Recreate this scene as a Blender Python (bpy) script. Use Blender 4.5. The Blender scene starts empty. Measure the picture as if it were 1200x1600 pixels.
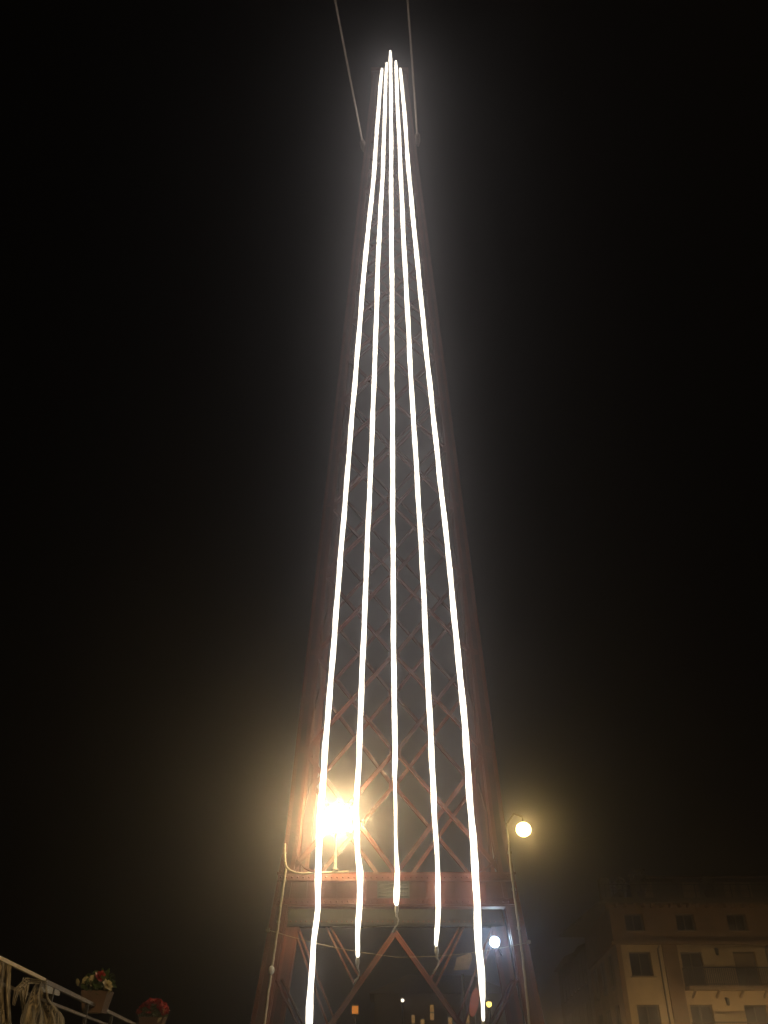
import bpy, math, random
from mathutils import Vector, Matrix
random.seed(7)
SC = bpy.context.scene
COL = SC.collection

# ------------------------------------------------------------------ camera
PITCH = math.radians(34.6)
EYE = 1.6
FPX = 1289.0                       # focal length in pixels of the 1200x1600 photograph
cam_d = bpy.data.cameras.new('camera')
cam_d.sensor_fit = 'VERTICAL'; cam_d.sensor_height = 36.0
cam_d.lens = 36.0 * FPX / 1600.0
cam_d.clip_start = 0.1; cam_d.clip_end = 2000
cam = bpy.data.objects.new('camera', cam_d); COL.objects.link(cam)
cam.location = (0, 0, EYE); cam.rotation_euler = (math.radians(90) + PITCH, 0, 0)
SC.camera = cam

# ------------------------------------------------------------------ night sky
world = bpy.data.worlds.new('World'); SC.world = world; world.use_nodes = True
nt = world.node_tree; nt.nodes.clear()
sky = nt.nodes.new('ShaderNodeTexSky'); sky.sky_type = 'NISHITA'; sky.sun_disc = False
sky.sun_elevation = math.radians(-4.0); sky.sun_rotation = math.radians(160)
bgn = nt.nodes.new('ShaderNodeBackground'); bgn.inputs['Strength'].default_value = 0.004
won = nt.nodes.new('ShaderNodeOutputWorld')
nt.links.new(sky.outputs[0], bgn.inputs['Color']); nt.links.new(bgn.outputs[0], won.inputs['Surface'])

SC.view_settings.view_transform = 'Standard'; SC.view_settings.look = 'None'
SC.view_settings.gamma = 1.0; SC.view_settings.exposure = 0.0
SC.view_settings.use_curve_mapping = False
SC.cycles.use_denoising = True
SC.cycles.max_bounces = 4; SC.cycles.volume_bounces = 0
SC.cycles.sample_clamp_indirect = 3.0

# strengths of the lit lamps of the place
STRING_E = 3.8
LANTERN_E = 215.0
STREET_E = 58.0
QUAY_E = 2500.0
PLAZA_E = 185.0
COOL_E = 70.0
HAZE_D = 0.0088
HAZE_G = 0.95

# ------------------------------------------------------------------ helpers
def ray(px, py):
    dy = 800.0 - py
    return ((px - 600.0), FPX * math.cos(PITCH) - dy * math.sin(PITCH), FPX * math.sin(PITCH) + dy * math.cos(PITCH))
def at(px, py, Y):
    """point at distance Y along a line of sight of the photograph"""
    a, f, z = ray(px, py)
    return Vector((a / f * Y, Y, EYE + z / f * Y))
def tag(o, label=None, cat=None, group=None, kind=None):
    if label: o['label'] = label
    if cat: o['category'] = cat
    if group: o['group'] = group
    if kind: o['kind'] = kind
    return o
def empty(name, loc=(0, 0, 0)):
    o = bpy.data.objects.new(name, None); COL.objects.link(o); o.location = loc
    o.empty_display_size = 0.2
    return o
def mesh_obj(name, me, parent=None, loc=None):
    o = bpy.data.objects.new(name, me); COL.objects.link(o)
    if parent is not None:
        o.parent = parent
    if loc is not None: o.location = loc
    return o
def world_of(o):
    v = Vector((0, 0, 0))
    while o is not None:
        v += o.location; o = o.parent
    return v

class MB:
    def __init__(s): s.v = []; s.f = []; s.sm = []
    def quad(s, a, b, c, d, sm=False):
        n = len(s.v); s.v += [Vector(a), Vector(b), Vector(c), Vector(d)]; s.f.append((n, n+1, n+2, n+3)); s.sm.append(sm)
    def box(s, x0, x1, y0, y1, z0, z1):
        n = len(s.v)
        s.v += [Vector(p) for p in ((x0,y0,z0),(x1,y0,z0),(x1,y1,z0),(x0,y1,z0),(x0,y0,z1),(x1,y0,z1),(x1,y1,z1),(x0,y1,z1))]
        for q in ((0,3,2,1),(4,5,6,7),(0,1,5,4),(1,2,6,5),(2,3,7,6),(3,0,4,7)):
            s.f.append(tuple(n+i for i in q)); s.sm.append(False)
        return s
    def bar(s, p, q, w, h, up=(0, 0, 1)):
        """box section from p to q; w across, h along up"""
        p = Vector(p); q = Vector(q); d = (q - p).normalized(); up = Vector(up)
        a = d.cross(up)
        if a.length < 1e-4: a = d.cross(Vector((0, 1, 0)))
        a.normalize(); b = a.cross(d).normalized()
        n = len(s.v)
        for c in (p, q):
            for sa, sb in ((-1,-1),(1,-1),(1,1),(-1,1)):
                s.v.append(c + a*(sa*w/2) + b*(sb*h/2))
        for f in ((0,3,2,1),(4,5,6,7),(0,1,5,4),(1,2,6,5),(2,3,7,6),(3,0,4,7)):
            s.f.append(tuple(n+i for i in f)); s.sm.append(False)
        return s
    def tube(s, pts, radii, seg=8, cap=True, flat=1.0):
        pts = [Vector(p) for p in pts]
        if not hasattr(radii, '__len__'): radii = [radii] * len(pts)
        n = len(s.v); ref = None
        for i, p in enumerate(pts):
            d = (pts[min(i+1, len(pts)-1)] - pts[max(i-1, 0)]).normalized()
            if ref is None:
                ref = Vector((0, 0, 1)) if abs(d.z) < .9 else Vector((1, 0, 0))
            a = (ref - d * ref.dot(d)).normalized(); ref = a; b = d.cross(a)
            for k in range(seg):
                t = 2*math.pi*k/seg
                s.v.append(p + (a*math.cos(t) + b*math.sin(t)*flat) * radii[i])
        for i in range(len(pts)-1):
            for k in range(seg):
                k2 = (k+1) % seg
                s.f.append((n+i*seg+k, n+i*seg+k2, n+(i+1)*seg+k2, n+(i+1)*seg+k)); s.sm.append(True)
        if cap:
            s.f.append(tuple(n+k for k in reversed(range(seg)))); s.sm.append(False)
            m = n+(len(pts)-1)*seg
            s.f.append(tuple(m+k for k in range(seg))); s.sm.append(False)
        return s
    def lathe(s, prof, c=(0, 0, 0), seg=16):
        c = Vector(c); n = len(s.v)
        for r, z in prof:
            for k in range(seg):
                t = 2*math.pi*k/seg; s.v.append(c + Vector((r*math.cos(t), r*math.sin(t), z)))
        for i in range(len(prof)-1):
            for k in range(seg):
                k2 = (k+1) % seg
                s.f.append((n+i*seg+k, n+i*seg+k2, n+(i+1)*seg+k2, n+(i+1)*seg+k)); s.sm.append(True)
        return s
    def ball(s, c, r, seg=12, rings=8, sq=1.0):
        prof = [(max(1e-4, r*math.sin(math.pi*i/rings)), -r*sq*math.cos(math.pi*i/rings)) for i in range(rings+1)]
        return s.lathe(prof, c, seg)
    def mesh(s, name, mat, origin=(0, 0, 0)):
        o = Vector(origin); me = bpy.data.meshes.new(name)
        me.from_pydata([tuple(p - o) for p in s.v], [], s.f)
        me.polygons.foreach_set('use_smooth', s.sm)
        if mat: me.materials.append(mat)
        me.update(); return me
    def build(s, name, mat, parent=None, origin=None):
        """origin: world position the new object sits at (parents hold offsets only)"""
        po = world_of(parent) if parent is not None else Vector((0, 0, 0))
        o = po if origin is None else Vector(origin)
        ob = mesh_obj(name, s.mesh(name, mat, o), parent)
        ob.location = o - po
        return ob

# ------------------------------------------------------------------ materials
def mat(name, col, rough=0.6, metal=0.0, var=0.25, scale=3.0, bump=0.0, col2=None, spec=0.5, trans=0.0, detail=5):
    m = bpy.data.materials.new(name); m.use_nodes = True
    n = m.node_tree; b = n.nodes['Principled BSDF']
    b.inputs['Roughness'].default_value = rough; b.inputs['Metallic'].default_value = metal
    b.inputs['Specular IOR Level'].default_value = spec
    tc = n.nodes.new('ShaderNodeTexCoord'); no = n.nodes.new('ShaderNodeTexNoise')
    no.inputs['Scale'].default_value = scale; no.inputs['Detail'].default_value = detail
    n.links.new(tc.outputs['Object'], no.inputs['Vector'])
    cr = n.nodes.new('ShaderNodeValToRGB')
    c1 = tuple(c*(1-var) for c in col); c2 = col2 or tuple(min(1, c*(1+var)) for c in col)
    cr.color_ramp.elements[0].position = .32; cr.color_ramp.elements[1].position = .68
    cr.color_ramp.elements[0].color = (*c1, 1); cr.color_ramp.elements[1].color = (*c2, 1)
    n.links.new(no.outputs['Fac'], cr.inputs['Fac']); n.links.new(cr.outputs['Color'], b.inputs['Base Color'])
    if bump:
        bp = n.nodes.new('ShaderNodeBump'); bp.inputs['Strength'].default_value = bump; bp.inputs['Distance'].default_value = .02
        n2 = n.nodes.new('ShaderNodeTexNoise'); n2.inputs['Scale'].default_value = scale*9; n2.inputs['Detail'].default_value = 3
        n.links.new(tc.outputs['Object'], n2.inputs['Vector'])
        n.links.new(n2.outputs['Fac'], bp.inputs['Height']); n.links.new(bp.outputs['Normal'], b.inputs['Normal'])
    return m
def glow(name, col, strength):
    m = bpy.data.materials.new(name); m.use_nodes = True
    n = m.node_tree; b = n.nodes['Principled BSDF']
    b.inputs['Base Color'].default_value = (*[min(.8, c) for c in col], 1)
    b.inputs['Emission Color'].default_value = (*col, 1); b.inputs['Emission Strength'].default_value = strength
    return m
M = {}
M['red'] = mat('red_iron_paint', (.150, .034, .020), .5, 0, .28, 1.6, .25)
M['red_dark'] = mat('red_iron_paint_old', (.085, .022, .018), .55, 0, .3, 2.2, .3)
M['rivet'] = mat('rivet_paint', (.14, .034, .025), .42, 0, .2, 5)
M['grey_beam'] = mat('grey_beam_shade_tone', (.026, .026, .021), .75, 0, .2, 2)  # rear beam's shade put into its dark grey colour
M['grey_panel'] = mat('grey_panel_paint', (.12, .115, .08), .6, 0, .2, 4)
M['steel'] = mat('galvanised_steel', (.22, .20, .19), .5, .4, .2, 8)
M['cable'] = mat('wire_rope', (.60, .52, .50), .55, 0, .2, 14)
M['darkmetal'] = mat('dark_post_paint', (.035, .035, .038), .5, .2, .2, 6)
M['plug'] = mat('pale_plastic_plug', (.55, .57, .60), .35, 0, .12, 20)
M['sheath'] = mat('grey_cable_sheath', (.48, .43, .34), .4, 0, .15, 12)
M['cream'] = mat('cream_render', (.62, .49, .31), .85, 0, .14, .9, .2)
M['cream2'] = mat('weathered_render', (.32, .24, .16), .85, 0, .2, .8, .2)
M['brown'] = mat('brown_tile_cladding', (.25, .155, .080), .75, 0, .18, 1.2, .2)
M['grime'] = mat('grey_brown_render', (.16, .13, .10), .85, 0, .25, .7, .2)
M['glass'] = mat('dark_window_glass', (.010, .011, .014), .25, 0, .2, 2, spec=.15)
M['frame'] = mat('window_frame_paint', (.13, .11, .09), .5, 0, .2, 4)
M['rail'] = mat('wrought_iron', (.055, .042, .045), .5, .3, .2, 5)
M['roof'] = mat('roof_tile', (.10, .045, .03), .8, 0, .3, 3, .4)
M['stone'] = mat('quay_stone', (.20, .18, .15), .85, 0, .25, 1.5, .4)
M['handrail'] = mat('lit_yellow_handrail', (.88, .78, .48), .28, 0, .06, 6)  # lamp light on the rail put into its pale yellow colour
M['clay'] = mat('planter_plastic', (.13, .08, .06), .6, 0, .2, 5)
M['leaf'] = mat('planter_leaf', (.050, .085, .025), .55, 0, .4, 9)
M['leaf2'] = mat('dry_shrub_leaf', (.11, .085, .055), .6, 0, .4, 9)
M['petal_red'] = mat('red_petal', (.30, .012, .014), .55, 0, .3, 30)
M['petal_white'] = mat('cream_petal', (.50, .44, .27), .55, 0, .15, 30)
M['signred'] = mat('red_sign_enamel', (.45, .045, .030), .4, 0, .15, 4)
M['pale'] = mat('pale_board', (.50, .42, .30), .7, 0, .18, 5)
M['string'] = glow('warm_white_rope_light', (1.0, .89, .72), STRING_E)
_n = M['string'].node_tree                     # lengths of the rope burn unevenly
_tc = _n.nodes.new('ShaderNodeTexCoord'); _mp = _n.nodes.new('ShaderNodeMapping'); _mp.inputs['Scale'].default_value = (.6, .6, 1.7)
_no = _n.nodes.new('ShaderNodeTexNoise'); _no.inputs['Scale'].default_value = 1.3; _no.inputs['Detail'].default_value = 4
_mr = _n.nodes.new('ShaderNodeMapRange'); _mr.inputs['From Min'].default_value = .3; _mr.inputs['From Max'].default_value = .7
_mr.inputs['To Min'].default_value = STRING_E*.42; _mr.inputs['To Max'].default_value = STRING_E*1.4
_n.links.new(_tc.outputs['Object'], _mp.inputs['Vector']); _n.links.new(_mp.outputs['Vector'], _no.inputs['Vector'])
_n.links.new(_no.outputs['Fac'], _mr.inputs['Value']); _n.links.new(_mr.outputs['Result'], _n.nodes['Principled BSDF'].inputs['Emission Strength'])
M['lantern'] = glow('sodium_lantern_glass', (1.0, .69, .29), LANTERN_E)
M['street'] = glow('sodium_street_glass', (1.0, .66, .20), STREET_E)
M['quay'] = glow('sodium_quay_glass', (1.0, .66, .28), QUAY_E)
M['plaza'] = glow('sodium_plaza_glass', (1.0, .62, .24), PLAZA_E)
M['cool'] = glow('cool_white_lens', (.62, .82, 1.0), COOL_E)
M['amber'] = glow('amber_signal_glass', (1.0, .33, .05), .38)
M['yellow'] = glow('yellow_bulb_glass', (1.0, .72, .14), 3.0)
M['white'] = glow('white_bulb_glass', (1.0, .85, .66), 3.0)
M['window_lit'] = glow('lit_window', (1.0, .55, .18), .24)

# ------------------------------------------------------------------ ground
def ground_mat():
    m = mat('quay_paving', (.07, .065, .06), .8, 0, .3, .6, .3)
    return m
g = MB(); g.quad((-95, -75, 0), (95, -75, 0), (95, 150, 0), (-95, 150, 0))
tag(g.build('ground', ground_mat()), kind='structure')

# ------------------------------------------------------------------ lattice tower
CX = 0.35
def hw(z):
    return 3.22 - .0494*(z - 7.44) if z > 7.44 else 3.22 + .125*(7.44 - z)
def yf(z): return 25.0 + .022*z
def yr(z): return 29.3 - .030*z
ZT = 52.0
tower = empty('lattice_tower', (CX, 27, 0))
tag(tower, 'tall tapering red iron lattice tower carrying the five bright light strings', 'tower')
LW = .42                                           # leg width

def legpt(side, face, z, dx=0.0, dy=0.0):
    """outer front corner of a leg, moved inward by dx and into the tower by dy"""
    x = CX + side*(hw(z) - dx)
    y = (yf(z) + dy) if face == 0 else (yr(z) - dy)
    return Vector((x, y, z))
ZS = [0.15, 3.7, 7.44, 18, 30, 42, ZT]
def leg_scale(z): return 1.0 - .30*z/ZT
rivet_me = None
for face in (0, 1):
    for side in (-1, 1):
        m = MB()
        for a, b in zip(ZS[:-1], ZS[1:]):
            # four corner angles, each an L of two plates
            for ix in (0, 1):
                for iy in (0, 1):
                    w0 = LW*leg_scale(a); w1 = LW*leg_scale(b)
                    sx = 1 if ix == 0 else -1; sy = 1 if iy == 0 else -1
                    p0 = legpt(side, face, a, ix*w0, iy*w0); p1 = legpt(side, face, b, ix*w1, iy*w1)
                    ax = Vector((-side*sx, 0, 0)); ay = Vector((0, (1 if face == 0 else -1)*sy, 0))
                    m.bar(p0 + ax*.055, p1 + ax*.055, .11, .018, up=ay)
                    m.bar(p0 + ay*.055, p1 + ay*.055, .018, .11, up=ay)
        leg = m.build('leg', M['red'], tower)
        # solid side plate of the leg, set in from the angles
        m = MB()
        for a, b in zip(ZS[:-1], ZS[1:]):
            w0 = LW*leg_scale(a); w1 = LW*leg_scale(b)
            for ix in (.10, .90):
                m.bar(legpt(side, face, a, ix*w0, w0*.5), legpt(side, face, b, ix*w1, w1*.5), .014, w0*.86, up=(0, 1, 0))
        m.build('side_plate', M['red_dark'], leg)
        m = MB()                                  # plate closing the face between the angles
        for a, b in zip(ZS[:-1], ZS[1:]):
            w0 = LW*leg_scale(a); w1 = LW*leg_scale(b)
            for dep in (.03, w0-.03):
                m.bar(legpt(side, face, a, .5*w0, dep), legpt(side, face, b, .5*w1, dep), w0*.84, .012, up=(0, 1, 0))
        m.build('face_plate', M['red_dark'], leg)
        m = MB()                                  # rivet heads down both edges of the face
        z = .5
        while z < (26 if face == 0 else 8):
            for ix in (.055, LW*leg_scale(z)-.055):
                p = legpt(side, face, z, ix, -.012)
                s = -1 if face == 0 else 1
                r = .024; n = len(m.v)
                m.v += [p+Vector((r,0,0)), p+Vector((0,0,r)), p+Vector((-r,0,0)), p+Vector((0,0,-r)), p+Vector((0, s*.02, 0))]
                for q in ((0,1,4),(1,2,4),(2,3,4),(3,0,4)):
                    m.f.append(tuple(n+i for i in q)); m.sm.append(True)
            z += .14
        tag(m.build('rivets', M['rivet'], leg), kind='stuff')
        m = MB()
        p = legpt(side, face, .1, LW/2, LW/2)
        m.box(p.x-.55, p.x+.55, p.y-.55, p.y+.55, 0.0, .30).box(p.x-.42, p.x+.42, p.y-.42, p.y+.42, .30, .42)
        m.build('footing', M['stone'], leg)

# bracing nodes up the tower
Z0 = 6.50
nodes = [Z0]
while nodes[-1] < ZT - 1.8:
    nodes.append(nodes[-1] + 1.10*hw(nodes[-1]+1.5))
nodes[-1] = min(nodes[-1], ZT - .5)
def brace(p, q, w=.13, name='diagonal_brace', t=.05):
    m = MB(); p = Vector(p); q = Vector(q)
    m.bar(p, q, t, w, up=(0, 0, 1))
    d = (q-p).normalized(); a = d.cross(Vector((0, 1, 0))).normalized()
    m.bar(p + a*(w*.46) + Vector((0, -.045, 0)), q + a*(w*.46) + Vector((0, -.045, 0)), .09, .014, up=a)
    return m.build(name, M['red'], tower, origin=(p+q)/2)
def gusset(c, r=.26):
    m = MB(); c = Vector(c); n = len(m.v)
    pts = [(r*math.cos(math.pi*(k+.5)/3), r*math.sin(math.pi*(k+.5)/3)) for k in range(6)]
    for dy in (-.012, .012):
        m.v += [c + Vector((x, dy, z)) for x, z in pts]
    m.f.append(tuple(range(5, -1, -1))[::-1]); m.sm.append(False)
    m.f.append(tuple(range(6, 12))[::-1]); m.sm.append(False)
    for k in range(6):
        m.f.append((k, (k+1) % 6, 6+(k+1) % 6, 6+k)); m.sm.append(False)
    return m.build('gusset_plate', M['red'], tower, origin=c)
for face in (0, 1):
    for i in range(len(nodes)-1):
        za, zb = nodes[i], nodes[i+1]
        sc_ = leg_scale(za)
        Y = (lambda z: yf(z)+.10) if face == 0 else (lambda z: yr(z)-.10)
        for side in (-1, 1):
            e = .012*side + (.0 if face == 0 else .03)
            la = Vector((CX+side*(hw(za)-LW*.75), Y(za)+e, za)); lb = Vector((CX+side*(hw(zb)-LW*.75), Y(zb)+e, zb))
            ca = Vector((CX+side*.02, Y(za)+e, za)); cb = Vector((CX+side*.02, Y(zb)+e, zb))
            brace(la, cb, .13*sc_); brace(ca + Vector((0, .075, 0)), lb + Vector((0, .075, 0)), .13*sc_)
        gusset((CX, Y(zb)-.06, zb), .22*sc_)
        if face == 0:
            for side in (-1, 1):
                gusset((CX+side*(hw(zb)-LW*.8), Y(zb)-.065, zb), .24*sc_)
# side faces: crossing bars between front and rear legs
for side in (-1, 1):
    for i in range(0, len(nodes)-1):
        za, zb = nodes[i], nodes[i+1]
        xa = CX+side*(hw(za)-.2); xb = CX+side*(hw(zb)-.2)
        m = MB(); m.bar((xa, yf(za)+.4, za), (xb, yr(zb)-.4, zb), .05, .11); m.build('side_brace', M['red_dark'], tower, origin=(xa, yf(za), za))
        m = MB(); m.bar((xa-side*.07, yr(za)-.4, za), (xb-side*.07, yf(zb)+.4, zb), .05, .11); m.build('side_brace', M['red_dark'], tower, origin=(xa, yr(za), za))

# the two portal beams: riveted plate girders with flange lips
def girder(face):
    zb_, zt_ = 5.60, 6.50
    zc = 6.0; y0 = yf(zc) if face == 0 else yr(zc) - .5
    hx = hw(zc) - .03
    x0, x1 = CX-hx, CX+hx
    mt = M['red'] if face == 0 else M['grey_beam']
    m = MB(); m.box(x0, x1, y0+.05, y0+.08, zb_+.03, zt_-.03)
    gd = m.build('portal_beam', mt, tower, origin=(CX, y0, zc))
    for top_ in (0, 1):
        # flange plate, and a bevelled lip whose face looks out and up
        za = zt_-.05 if top_ else zb_
        m = MB(); m.box(x0-.02, x1+.02, y0+.0, y0+.46, za, za+.045)
        LH = .19 if top_ else .165
        zl = za-LH-.004 if top_ else za+.047
        n = len(m.v); xa, xb = x0+.01, x1-.01
        m.v += [Vector(q) for q in ((xa, y0-.06, zl), (xb, y0-.06, zl), (xb, y0+.048, zl), (xa, y0+.048, zl), (xa, y0-.005, zl+LH), (xb, y0-.005, zl+LH), (xb, y0+.048, zl+LH), (xa, y0+.048, zl+LH))]
        for q in ((0,3,2,1),(4,5,6,7),(0,1,5,4),(1,2,6,5),(2,3,7,6),(3,0,4,7)): m.f.append(tuple(n+i for i in q)); m.sm.append(False)
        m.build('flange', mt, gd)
    nst = 8
    for k in range(nst+1):
        x = x0 + (x1-x0)*k/nst
        if abs(x - CX) < .3: continue
        m = MB(); m.box(x-.012, x+.012, y0-.002, y0+.049, zb_+.215, zt_-.25)
        m.build('stiffener', mt, gd)
    m = MB()
    n = int((x1-x0)/.16)
    for k in range(n):
        x = x0+.1+k*.16
        for z in (zb_+.12, zt_-.15):
            m.ball((x, y0-.036, z), .028, 6, 4)
    tag(m.build('rivets', M['rivet'], gd), kind='stuff')
    if face == 0:
        m = MB(); xa, xb = -.19, .72
        m.box(xa, xb, y0-.010, y0+.049, zb_+.22, zt_-.25)
        pn = m.build('louvre_panel', M['grey_panel'], gd)
        for k in range(4):
            z = zb_+.27+k*.10
            m = MB(); m.bar((xa+.04, y0-.028, z), (xb-.04, y0-.028, z), .045, .03, up=(0, .5, 1)); m.build('louvre', M['grey_panel'], pn)
    return gd
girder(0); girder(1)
for k in range(3):  # unseen planks added to shade what lies beneath from the lantern
    m = MB(); y = yf(6)+.50+k*.34
    m.box(CX-hw(6.5)+.45, CX+hw(6.5)-.45, y, y+.315, 6.40, 6.44); m.build('light_block_plank', M['grime'], tower, origin=(CX, y, 6.42))
# curved knee plates where beam and legs meet
for side in (-1, 1):
    m = MB()
    xo = CX + side*(hw(6.5)-LW-.02); zo = 6.53; R = .62
    n = 10
    for k in range(n):
        t0 = math.pi/2*k/n; t1 = math.pi/2*(k+1)/n
        c = (xo - side*R, zo + R)
        p = Vector((c[0] + side*R*math.cos(t0), yf(6.8)+.06, c[1] - R*math.sin(t0)))
        q = Vector((c[0] + side*R*math.cos(t1), yf(6.8)+.06, c[1] - R*math.sin(t1)))
        m.bar(p, q, .16, .045, up=(0, 0, 1) if k > 4 else (1, 0, 0))
    m.build('knee_bracket', M['red'], tower, origin=(xo, yf(6.8), zo))
# bracing of the rear portal under its beam
yb = yr(5) - .25
apex = Vector((CX, yb, 5.45))
for side in (-1, 1):
    foot = Vector((CX+side*4.0, yb+.05, .35))
    m = MB(); m.bar(apex, foot, .10, .16); m.bar(apex+Vector((0, -.07, .07)), foot+Vector((0, -.07, .07)), .10, .02)
    m.build('portal_brace', M['red'], tower, origin=apex)
    def on(t): return apex.lerp(foot, t)
    for (xs, t, gap) in ((hw(5.6)-.25, .50, .13), (2.18, .30, .13)):
        for dg in (0, gap):
            m = MB(); m.bar((CX+side*(xs-dg), yb-.06, 5.62), on(t-.02*(dg > 0))+Vector((-side*dg, -.06, .02)), .05, .06)
            m.build('portal_strut', M['red'], tower, origin=(CX+side*xs, yb, 5))
    m = MB(); m.bar((CX+side*(hw(3.9)-LW), yf(3.9)+.2, 3.85), on(.62)+Vector((0, -.08, 0)), .05, .08); m.build('portal_strut', M['red'], tower, origin=(CX+side*3.3, 25.2, 3.9))
    m = MB(); m.bar((CX+side*(hw(3.9)-LW-.15), yf(3.9)+.2, 3.85), on(.60)+Vector((0, -.08, 0)), .05, .05); m.build('portal_strut', M['red_dark'], tower, origin=(CX+side*3.3, 25.2, 3.9))
# head of the tower
m = MB()
for z in (ZT-.02, ZT+.42):
    m.box(CX-hw(ZT)-.12, CX+hw(ZT)+.12, yf(ZT)-.12, yr(ZT)+.12, z, z+.10)
m.box(CX-hw(ZT)+.02, CX+hw(ZT)-.02, yf(ZT)+.02, yr(ZT)-.02, ZT+.08, ZT+.42)
m.build('head_platform', M['red'], tower, origin=(CX, 27, ZT))
m = MB(); cy = (yf(ZT)+yr(ZT))/2
m.lathe([(.62, ZT+.52), (.55, ZT+.7), (.30, ZT+1.3), (.16, ZT+1.7), (.10, ZT+2.4), (.001, ZT+2.9)], (CX, cy, 0), 8)
m.build('finial', M['red_dark'], tower, origin=(CX, cy, ZT))

# ------------------------------------------------------------------ the five light strings
SY = 0.38                                     # how far they hang in front of the tower face
def on_string(px, py):
    a, f, z = ray(px, py)
    # intersect with Y = 25 - SY + .022 z
    u = min(1.0, max(0.0, (py-1215)/125.0)); off = SY - (SY-.185)*u
    if py > 1425: off += .06
    Y = (25.0 - off + .022*EYE) / (1 - .022*z/f)
    return Vector((a/f*Y, Y, EYE + z/f*Y))
S = {
 'leftmost': ([(596.5,108,5),(594,135,6.5),(592,165,6.8),(589,200,7),(585.5,260,7.5),(571,400,8.5),(553,615,8.8),(533.7,850,9.2),(510,1150,11),(504.5,1215,11.5),(499,1287,11.5),(498,1358,12),(496,1421,10.5),(489,1483,10),(486,1537,11),(484.5,1575,14),(483,1604,13),(481,1630,8)],
   'leftmost and longest light string, running on past the bottom of the picture'),
 'second': ([(604,99,4.5),(602.8,130,6),(601.7,165,6.6),(600.4,200,6.8),(598.3,260,7.2),(591,400,8.4),(584,615,8.6),(574,850,9),(562,1150,10.5),(559,1215,10),(557,1270,9),(559,1330,9.5),(562.5,1362,12),(561,1420,11),(559,1460,9.5),(559,1492,8),(559,1497,4)],
   'light string between the lantern and the middle string, second from the left'),
 'middle': ([(610,80,3.5),(610.3,92,6.5),(610.8,140,6.5),(611.2,200,7),(611,260,7.4),(612,400,8.4),(613,615,8.6),(614,850,9),(615,1000,9.5),(616.7,1150,10),(617.3,1190,9.5),(617.5,1225,6.5),(618.5,1290,5.5),(619,1335,6.0),(620,1362,9.5),(620,1392,12),(619.6,1410,10),(619.6,1416,4)],
   'middle light string, reaching highest at the tip and ending first at the beam'),
 'fourth': ([(618.5,96,4),(619,108,6),(620.3,140,6.4),(622.8,200,7),(625.5,260,7.4),(632,400,8.4),(643.5,615,8.6),(658,850,9),(673,1150,10.5),(678,1250,10.5),(681,1300,9.5),(682.5,1340,8),(684,1370,9.5),(684.5,1420,10.5),(683,1455,9),(682,1474,7),(682,1480,4)],
   'second light string from the right, its tip ending below the red beam'),
 'rightmost': ([(625.5,108,5),(628.3,135,6.4),(631,165,6.8),(633.4,200,7),(638,260,7.5),(651,400,8.6),(673,615,8.9),(698.7,850,9.4),(728,1150,12),(732,1215,12),(737,1287,12),(740,1330,13.5),(742,1350,15),(743.5,1375,13),(746,1420,14),(748,1480,13.5),(752,1530,13),(754,1556,11.5),(754.5,1568,7),(755,1590,6.5),(755,1597,4)],
   'rightmost light string, hanging down along the right leg past the cool lamp'),
}
for key, (pts, lab) in S.items():
    # subdivide with a small wander so that the rope is never ruler straight
    P = []; R = []
    seedv = random.random()*10
    for (x0, y0, w0), (x1, y1, w1) in zip(pts[:-1], pts[1:]):
        n = max(1, int((y1-y0)/14))
        for k in range(n):
            t = k/n; ts = t*t*(3-2*t) if y0 > 1150 else t
            y = y0+(y1-y0)*t; amp = .35 + (.5 if y > 1150 else 0)
            x = x0+(x1-x0)*(t*.6+ts*.4) + amp*math.sin(y*.045+seedv)*math.sin(y*.017+seedv*2)
            w = (w0+(w1-w0)*t)*(1+.06*math.sin(y*.09+seedv*3))
            P.append((x, y)); R.append(w)
    P.append(pts[-1][:2]); R.append(pts[-1][2])
    pw = [on_string(*p) for p in P]
    rad = []
    for p, w in zip(pw, R):
        depth = p.y*math.cos(PITCH) + (p.z-EYE)*math.sin(PITCH)
        rad.append(max(.02, w*depth/FPX/2*.79))
    top = pw[0]
    t = empty('light_string', pw[-1])
    tag(t, lab, 'light string', 'light strings down the tower')
    MB().tube(pw, rad, 16).build('rope_light', M['string'], t)
    # added opaque strip behind the upper rope, keeping its light off the tower
    up = [(q, rr) for q, rr, pp in zip(pw, rad, P) if pp[1] < 1210]
    m = MB(); n0 = len(m.v); ang = [math.radians(90-80+160*k/6) for k in range(7)]
    for q, rr in up:
        for a in ang: m.v.append(q + Vector((math.cos(a), math.sin(a), 0))*(rr*1.06+.004))
    for i in range(len(up)-1):
        for k in range(6):
            m.f.append((i*7+k, i*7+k+1, (i+1)*7+k+1, (i+1)*7+k)); m.sm.append(True)
    m.build('light_block_strip', M['darkmetal'], t)
    # socket and tail below the lit length
    e = pw[-1]
    m = MB(); m.lathe([(.03, .02), (.055, -.02), (.06, -.12), (.035, -.17), (.03, -.26)], e, 10)
    m.build('end_plug', M['plug'], t)
    m = MB(); m.tube([e+Vector((0,0,-.24)), e+Vector((.05,.02,-.33)), e+Vector((.02,.03,-.45)), e+Vector((-.05,.05,-.52)), e+Vector((-.10,.30,-.60))], .022, 6)
    m.build('tail_lead', M['plug'], t)
    m = MB(); m.bar(top+Vector((0,-.02,.02)), top+Vector((0,SY+.15,.10)), .05, .05); m.build('hanging_arm', M['red_dark'], t)

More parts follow.
